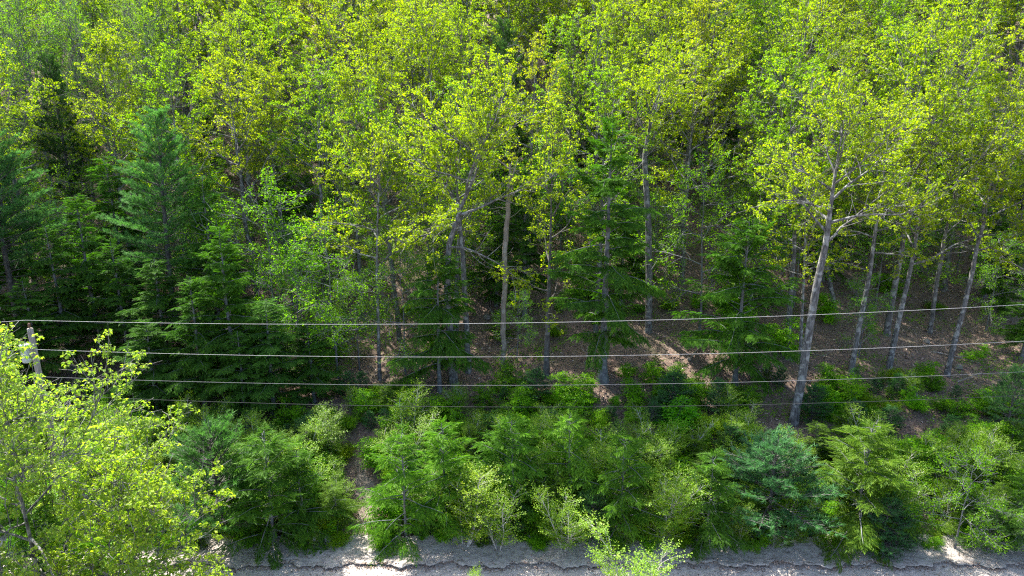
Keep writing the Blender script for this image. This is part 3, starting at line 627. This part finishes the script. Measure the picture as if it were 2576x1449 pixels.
# ------------------------------------------------------------------ the canopy
cnt = {'maple': 0}
def canopy(n_try, ymin, ymax, dist):
    for _ in range(n_try):
        y = rnd.uniform(ymin, ymax); x = rnd.uniform(-1, 1) * (y * .80 + 4)
        if not free(x, y, dist): continue
        z = float(terrain(x, y)); px, py = project((x, y, z + 13)); ptx, pty = project((x, y, z + 8))
        if project((x, y, z + 2))[1] < -20: continue
        bx, by = project((x, y, z))
        if (y < 43 and 1380 < px < 2050) or (bx < 480 and y < 50.5) or (bx < 690 and y < 46): continue
        reserve((x, y), dist); q = rnd.random()
        birchy = px < 420 and pty < 380
        if birchy and q < .7:
            plant(rnd.choice(BIRCHES), 'birch_tree', (x, y, z), 'pale fine-leaved birch ' + uphill(x, y), 'tree', 'birches of the canopy', h=rnd.uniform(15.5, 19), rz=rnd.uniform(0, 6.28), col=(rnd.uniform(.7, .95), rnd.uniform(.8, .95), .8))
        elif q < .06:
            plant(rnd.choice(HEMS), 'hemlock_tree', (x, y, z), 'dark hemlock among canopy maples ' + uphill(x, y), 'tree', 'hemlocks within the canopy', h=rnd.uniform(10, 14), rz=rnd.uniform(0, 6.28))
        else:
            far = float(sstep(44, 62, y)); warm = rnd.random()
            if warm < .12: col, lab, g = (1.18, 1.0, 2.0), 'maple with warm pale yellow young leaves ' + uphill(x, y), 'warm pale canopy maples'
            elif warm < .38: col, lab, g = (.72, .92, .9), 'maple with fresher green young leaves ' + uphill(x, y), 'fresh green canopy maples'
            else: col, lab, g = (rnd.uniform(.92, 1.08), 1.0, 1.0), 'maple with yellow-green young leaves ' + uphill(x, y), 'yellow-green canopy maples'
            plant(rnd.choice(MAPLES), 'maple_tree', (x, y, z), lab, 'tree', g, h=rnd.uniform(15.0, 19.0), rz=rnd.uniform(0, 6.28), col=col, wide=rnd.uniform(.9, 1.15), tilt=(rnd.gauss(0, .03), rnd.gauss(0, .03)))
for _ in range(160):
    y = rnd.uniform(46, 66); x = rnd.uniform(-1, 1) * (y * .78 + 2)
    if not free(x, y, .9): continue
    z = float(terrain(x, y)); reserve((x, y), .5)
    if rnd.random() < .22: plant(rnd.choice(HEMS), 'hemlock_tree', (x, y, z), 'young dark hemlock under the maples ' + uphill(x, y), 'tree', 'young hemlocks up the slope', h=rnd.uniform(5, 9), rz=rnd.uniform(0, 6.28))
    else: plant(rnd.choice(BEECHES), 'beech_tree', (x, y, z), 'young beech in fresh green leaf ' + uphill(x, y), 'tree', 'young beeches up the slope', h=rnd.uniform(5, 9), rz=rnd.uniform(0, 6.28), col=(rnd.uniform(.8, 1.2), 1, 1), wide=1.15)
canopy(1200, 42, 52, 1.9); canopy(2400, 50, 76, 1.65); canopy(2500, 74, 110, 1.7); canopy(400, 38.5, 44, 2.0)
for k, (x, y) in enumerate(((-33, 33), (-35, 49), (-33.5, 37), (-35.5, 43.5), (-37, 33.5), (-36, 41), (-40, 37.5), (-34, 46), (-29.5, 28.8), (-43, 42))):      # the wood goes on along the road
    plant(MAPLES[k % 8] if k % 3 else HEMS[k % 4], 'maple_tree' if k % 3 else 'hemlock_tree', (x, y, float(terrain(x, y))), 'tall maple crowding the road beyond the far white pine' if k % 3 else 'tall hemlock crowding the road beyond the far white pine', 'tree',
          'maples along the road past the pines' if k % 3 else 'hemlocks along the road past the pines', h=16.5, rz=k * 1.1, col=(.95, 1, 1)); reserve((x, y), 1.2)
# ------------------------------------------------------------------ shrubs and saplings along the forest edge
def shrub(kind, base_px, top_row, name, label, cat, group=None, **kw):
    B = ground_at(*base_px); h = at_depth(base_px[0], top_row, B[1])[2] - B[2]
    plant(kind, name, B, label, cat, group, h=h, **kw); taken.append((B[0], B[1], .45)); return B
S = [
 (HEMS_S[0], (690, 1372), 1085, 'hemlock_sapling', 'bushy hemlock sapling on the dark side of the path', dict(wide=1.35)),
 (PINES_S[1], (560, 1345), 1090, 'pine_sapling', 'soft dark pine sapling beside the roadside maple', dict(wide=1.25)),
 (HEMS_S[1], (765, 1350), 1130, 'hemlock_sapling', 'drooping hemlock sapling hugging the path edge', dict(wide=1.05)),
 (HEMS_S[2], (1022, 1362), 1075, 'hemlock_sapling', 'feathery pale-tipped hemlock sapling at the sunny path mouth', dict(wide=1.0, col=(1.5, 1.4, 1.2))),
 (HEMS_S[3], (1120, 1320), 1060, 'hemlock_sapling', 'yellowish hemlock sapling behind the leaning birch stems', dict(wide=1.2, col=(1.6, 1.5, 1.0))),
 (BIRCH_S[0], (1165, 1378), 1180, 'birch_sapling', 'birch sapling with pale leaning stems on the verge', dict(wide=1.35, col=(1.25, 1.1, 1.5))),
 (BIRCH_S[1], (1255, 1384), 1190, 'birch_sapling', 'birch sapling with thin upright stem next to leaning birch', dict(wide=1.2)),
 (BIRCH_S[2], (1420, 1384), 1210, 'birch_sapling', 'round birch sapling near the middle of the verge', dict(wide=1.2)),
 (HEMS_S[0], (1290, 1300), 1050, 'hemlock_sapling', 'dense hemlock sapling behind the upright birch', dict(wide=1.3, rz=2., col=(1.35, 1.35, 1))),
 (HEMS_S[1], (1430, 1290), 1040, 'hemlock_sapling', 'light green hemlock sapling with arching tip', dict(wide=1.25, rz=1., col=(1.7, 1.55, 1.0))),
 (PINES_S[0], (1490, 1365), 1240, 'pine_sapling', 'small blue-green pine between birch sapling and hemlock', dict(wide=1.1)),
 (HEMS_S[2], (1560, 1350), 1090, 'hemlock_sapling', 'olive hemlock sapling behind the small blue-green pine', dict(wide=1.1, rz=3., col=(1.3, 1.25, .9))),
 (BIRCH_S[3], (1660, 1366), 1170, 'birch_sapling', 'tall leafy birch sapling above the road edge birch top', dict(wide=1.25)),
 (HEMS_S[3], (1775, 1372), 1140, 'hemlock_sapling', 'hemlock sapling between tall birch sapling and round pine', dict(wide=1.2, rz=.5)),
 (PINES_S[1], (1930, 1330), 1125, 'pine_sapling', 'rounded blue-green pine sapling, widest on the verge', dict(wide=1.7, col=(.85, .95, 1.5))),
 (BIRCH_S[0], (1845, 1378), 1270, 'birch_sapling', 'little yellow birch sapling in front of the rounded pine', dict(wide=1.1, col=(1.1, 1.05, 1.3))),
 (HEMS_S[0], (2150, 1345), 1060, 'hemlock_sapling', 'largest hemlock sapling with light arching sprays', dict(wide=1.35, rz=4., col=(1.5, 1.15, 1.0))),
 (PINES_S[2], (2215, 1386), 1255, 'pine_sapling', 'low blue pine sapling at the foot of the largest hemlock sapling', dict(wide=1.5, col=(.85, .95, 1.5))),
 (PINES_S[0], (2250, 1384), 1290, 'pine_sapling', 'squat blue pine sapling at the bare gap', dict(wide=1.5, rz=2, col=(.9, .95, 1.5))),
 (BEECHES[1], (2400, 1385), 1150, 'maple_sapling', 'tall green maple sapling past the bare gap', dict(wide=1.2)),
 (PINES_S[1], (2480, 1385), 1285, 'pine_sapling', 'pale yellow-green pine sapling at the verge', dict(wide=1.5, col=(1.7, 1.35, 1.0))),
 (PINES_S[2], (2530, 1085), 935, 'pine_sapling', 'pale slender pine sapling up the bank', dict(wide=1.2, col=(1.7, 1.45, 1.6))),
 (HEMS_S[1], (2560, 1385), 1180, 'hemlock_sapling', 'dark hemlock sapling beside the pale pine sapling', dict(wide=1.2)),
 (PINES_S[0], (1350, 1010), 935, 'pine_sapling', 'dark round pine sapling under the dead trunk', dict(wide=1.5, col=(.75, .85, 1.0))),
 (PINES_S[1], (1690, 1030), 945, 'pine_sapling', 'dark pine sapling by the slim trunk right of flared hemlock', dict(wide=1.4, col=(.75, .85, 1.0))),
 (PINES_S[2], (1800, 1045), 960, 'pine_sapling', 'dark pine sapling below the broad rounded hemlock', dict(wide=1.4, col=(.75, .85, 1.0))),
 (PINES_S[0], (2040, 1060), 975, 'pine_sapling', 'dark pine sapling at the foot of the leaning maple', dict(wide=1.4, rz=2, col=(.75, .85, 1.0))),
 (BROAD_S[1], (1450, 1000), 930, 'maple_sapling', 'vivid green maple sapling on the open leaf litter', dict(wide=1.5)),
 (BROAD_S[2], (1640, 965), 905, 'maple_sapling', 'small vivid maple sapling beside the flared hemlock trunk', dict(wide=1.4)),
 (BROAD_S[3], (1700, 1100), 1015, 'maple_sapling', 'brightest emerald maple sapling on the bank', dict(wide=1.5, col=(.8, 1.15, 1))),
 (BROAD_S[0], (2140, 1010), 930, 'maple_sapling', 'leafy maple sapling hiding the twin stems foot', dict(wide=1.4)),
]
for kind, bp, tr, nm, lab, kw in S: shrub(kind, bp, tr, nm, lab, 'sapling', **kw)
# tops of saplings that grow on the camera's side of the road
for k, (px, tr, kind, nm, lab, col, wd) in enumerate(((1620, 1338, BIRCH_S[1], 'birch_sapling', 'leafy birch top in sun standing before the road', (1.2, 1.15, 2.4), 1.15), (1188, 1412, BIRCH_S[2], 'birch_sapling', 'thin birch tip poking up before the road', (1.1, 1.1, 1.2), .5),
        (448, 1405, HEMS_S[2], 'hemlock_sapling', 'yellow-tipped hemlock leader poking up before the road', (2.4, 2.0, 1.6), .5), (70, 1255, HEMS_S[1], 'hemlock_sapling', 'tall hemlock sapling tucked under the roadside maple', (1.1, 1.1, 1.2), 1.1), (250, 1370, BROAD_S[1], 'maple_sapling', 'leafy maple sapling under the roadside maple', (1, 1, 1), 1.2), (505, 1424, BIRCH_S[3], 'birch_sapling', 'short birch tip next to the hemlock leader', (1.2, 1.1, 1.6), .5))):
    P = at_depth(px, tr, 22.4); z = -.08
    z = -.08 if k < 9 else 0
    plant(kind, nm, (P[0], 22.4, z), lab, 'sapling', h=P[2] - z, rz=k * 1.3, col=col, wide=wd)
OPEN = [(1515, 985, 45, 45), (1560, 900, 150, 40), (1830, 905, 130, 50), (1240, 770, 60, 50), (2330, 880, 130, 45), (2120, 720, 60, 60), (1570, 990, 60, 25), (2290, 1110, 60, 60), (2320, 1290, 40, 90), (640, 1400, 90, 10)]
def openspot(px, py): return any(((px - a) / c) ** 2 + ((py - b) / d) ** 2 < 1 for a, b, c, d in OPEN)
G = {'hem': ('hemlock_sapling', 'small drooping hemlock sapling ', 'small hemlocks in the thicket'),
     'pin': ('pine_sapling', 'small soft blue-green pine sapling ', 'small pines in the thicket'),
     'bir': ('birch_sapling', 'small-leaved light green birch sapling ', 'small birches in the thicket'),
     'bro': ('maple_sapling', 'broad-leaved green maple sapling ', 'maple saplings in the undergrowth'),
     'low': ('shrub', 'low leafy shrub ', 'low shrubs on the bank')}
def thicket(n_try, ymin, ymax, dist, wts, hs):
    kinds = list(wts); ww = [wts[k] for k in kinds]
    for _ in range(n_try):
        y = rnd.uniform(ymin, ymax); x = rnd.uniform(-1, 1) * (y * .76 + 2.0)
        if abs(x - float(path_x(y))) < .95 + .3 * rnd.random() and y < 34.5: continue
        z = float(terrain(x, y)); px, py = project((x, y, z))
        if openspot(px, py) or not free(x, y, dist): continue
        taken.append((x, y, dist)); k = rnd.choices(kinds, ww)[0]; nm, lab, g = G[k]; lab = lab + ('on the verge edge ' if y < 28.4 else 'in the roadside thicket ' if y < 33.5 else 'under the trees ') + beside(x, y)
        kind = rnd.choice({'hem': HEMS_S, 'pin': PINES_S, 'bir': BIRCH_S, 'bro': BROAD_S, 'low': LOW_S}[k]); h = rnd.uniform(*hs[k]); v = rnd.uniform(.8, 1.2)
        col = {'hem': (1.45 * v, 1.1 * v, 1.0), 'pin': (.85 * v, .92 * v, 1.1), 'bir': (v, v, 1.1), 'bro': (v * .95, v, 1.0), 'low': (v * rnd.uniform(.8, 1.5), v, 1.0)}[k]
        plant(kind, nm, (x, y, z), lab, 'shrub' if k == 'low' else 'sapling', g, h=h, rz=rnd.uniform(0, 6.28), col=col, wide=rnd.uniform(1.05, 1.6), tilt=(rnd.gauss(0, .09), rnd.gauss(0, .09)))
thicket(2200, 28.3, 33.5, .36, {'hem': 2.2, 'pin': 1.0, 'bir': 3.6, 'bro': 5.0, 'low': 1.2}, {'hem': (1.2, 3.0), 'pin': (1, 2.2), 'bir': (1.7, 3.2), 'bro': (1.0, 2.0), 'low': (.6, 1.0)})
thicket(2400, 33.0, 39.0, .40, {'hem': 1.2, 'pin': 1.4, 'bir': .8, 'bro': 4.0, 'low': 2.5}, {'hem': (.8, 1.8), 'pin': (.8, 1.6), 'bir': (1.0, 2.2), 'bro': (.8, 1.7), 'low': (.5, .9)})
thicket(500, 38.5, 52.0, .8, {'hem': .6, 'pin': .3, 'bro': 4.0, 'low': 1.0}, {'hem': (.8, 2.2), 'pin': (.8, 1.6), 'bir': (1.0, 2.2), 'bro': (.9, 2.6), 'low': (.5, .9)})
thicket(1500, 27.3, 28.5, .24, {'low': 3, 'bro': 3.0, 'hem': 1.2, 'bir': 1.6}, {'bro': (.4, 1.1), 'low': (.25, .6), 'hem': (.5, 1.3), 'bir': (.7, 1.5)})
# seedlings and ground cover on the bank
mb = MB(); rg = np.random.default_rng(91); n = 15000; y = 28.0 + 20 * rg.random(n) ** 1.4; x = rg.uniform(-1, 1, n) * (y * .77 + 2)
patch = np.sin(x * .9 + 1.7 * np.sin(y * .7)) + np.sin(y * 1.1 + 1.3 * np.sin(x * .6 + 2)) + rg.normal(0, .5, n)
k_ = (patch > .35) & (np.abs(x - path_x(y)) > .7)
for a_, b_, c_, d_ in OPEN:
    pp = np.array([project((u_, v_, float(terrain(u_, v_)))) for u_, v_ in zip(x, y)]) if a_ == OPEN[0][0] else pp
    k_ &= (((pp[:, 0] - a_) / c_) ** 2 + ((pp[:, 1] - b_) / d_) ** 2 > 1)
x, y = x[k_], y[k_]; n = len(x); ax = nrm(np.stack([rg.normal(0, .3, n), rg.normal(0, .3, n), np.ones(n)], -1)); h_ = nrm(rg.normal(size=(n, 3))); xx = nrm(np.cross(h_, ax))
pos = np.stack([x, y, terrain(x, y) + rg.uniform(.06, .4, n)], -1); tk = rg.integers(0, 5, n)
for q in range(5): m_ = tk == q; stamp(mb, BROAD[q][0], BROAD[q][1], np.stack([xx, np.cross(ax, xx), ax], -1)[m_], pos[m_], rg.uniform(.6, 1.2, m_.sum()))
tag(obj('undergrowth', mb.mesh('undergrowth', M_BROAD)), 'low green seedlings covering the bank between the saplings', 'undergrowth', kind='stuff')
# fallen dead branches on the floor
for k, (px, py, L, rot) in enumerate(((1830, 900, 3.2, .75), (1760, 880, 2.6, .9), (2400, 900, 2.8, -.4), (1600, 985, 1.6, .3), (1230, 780, 3.0, 1.9), (2180, 860, 2.2, .6), (1700, 935, 1.8, 2.2), (2440, 960, 2.0, .2), (1480, 900, 1.7, 1.2), (1010, 900, 1.9, 2.5), (2060, 900, 1.5, -.7), (1930, 930, 2.4, .5))):
    B = ground_at(px, py); r_ = np.random.default_rng(70 + k); lp, _ = bend(r_, [-L / 2, 0, .05], [1, 0, .02], L, 6, .08, 0); mb = MB(); tube(mb, lp, np.linspace(.06, .02, 7), 6, True)
    for q in range(3): p = interp(lp, r_.uniform(.3, .9)); l2, _ = bend(r_, p, [.6, r_.uniform(-1, 1), .4], r_.uniform(.4, .9), 3, .1, 0); tube(mb, l2, np.linspace(.025, .008, 4), 4)
    g = .24; o = obj('fallen_branch', mb.mesh('fallen_branch', B_DEAD, True)); o.location = (B[0], B[1], B[2] + .03); o.rotation_euler = (g * math.sin(rot) * 0, -math.atan(g * math.sin(rot)), rot)
    tag(o, 'bare fallen branch lying on the brown leaf litter', 'branch', 'fallen branches on the forest floor')
# stones half sunk in the leaf litter
rs = np.random.default_rng(17)
for k, (px, py, sz) in enumerate(((1570, 930, .28), (1735, 905, .22), (1985, 905, .3), (2410, 925, .32), (1225, 800, .35), (1470, 945, .18), (2330, 860, .3), (2115, 1388, .12), (2160, 1392, .16), (1905, 1395, .1))):
    B = ground_at(px, py); th = np.linspace(0, 2 * PI, 10)[:-1]; mb = MB(); rings = [(-.3, .7), (0, 1.0), (.35, .88), (.62, .5)]; V = []
    for zz, rr in rings: V += [[math.cos(a) * rr * rs.uniform(.85, 1.15), math.sin(a) * rr * .75 * rs.uniform(.85, 1.15), zz + rs.normal(0, .05)] for a in th]
    V.append([0, 0, .72]); Fc = []
    for q in range(3): Fc += sum([[[q * 9 + i, q * 9 + (i + 1) % 9, q * 9 + 9 + (i + 1) % 9], [q * 9 + i, q * 9 + 9 + (i + 1) % 9, q * 9 + 9 + i]] for i in range(9)], [])
    Fc += [[27 + i, 27 + (i + 1) % 9, 36] for i in range(9)]
    mb.add(np.array(V) * sz, Fc); o = obj('stone', mb.mesh('stone', M_STONE)); o.location = B; o.rotation_euler = (0, 0, k * 1.3)
    tag(o, 'grey stone half buried in the forest floor' if py < 1000 else 'small grey stone on the sandy verge', 'stone', 'stones on the forest floor' if py < 1000 else 'stones on the verge')
print('objects', len(bpy.data.objects), 'unique tris', sum(len(m.polygons) for m in bpy.data.meshes))
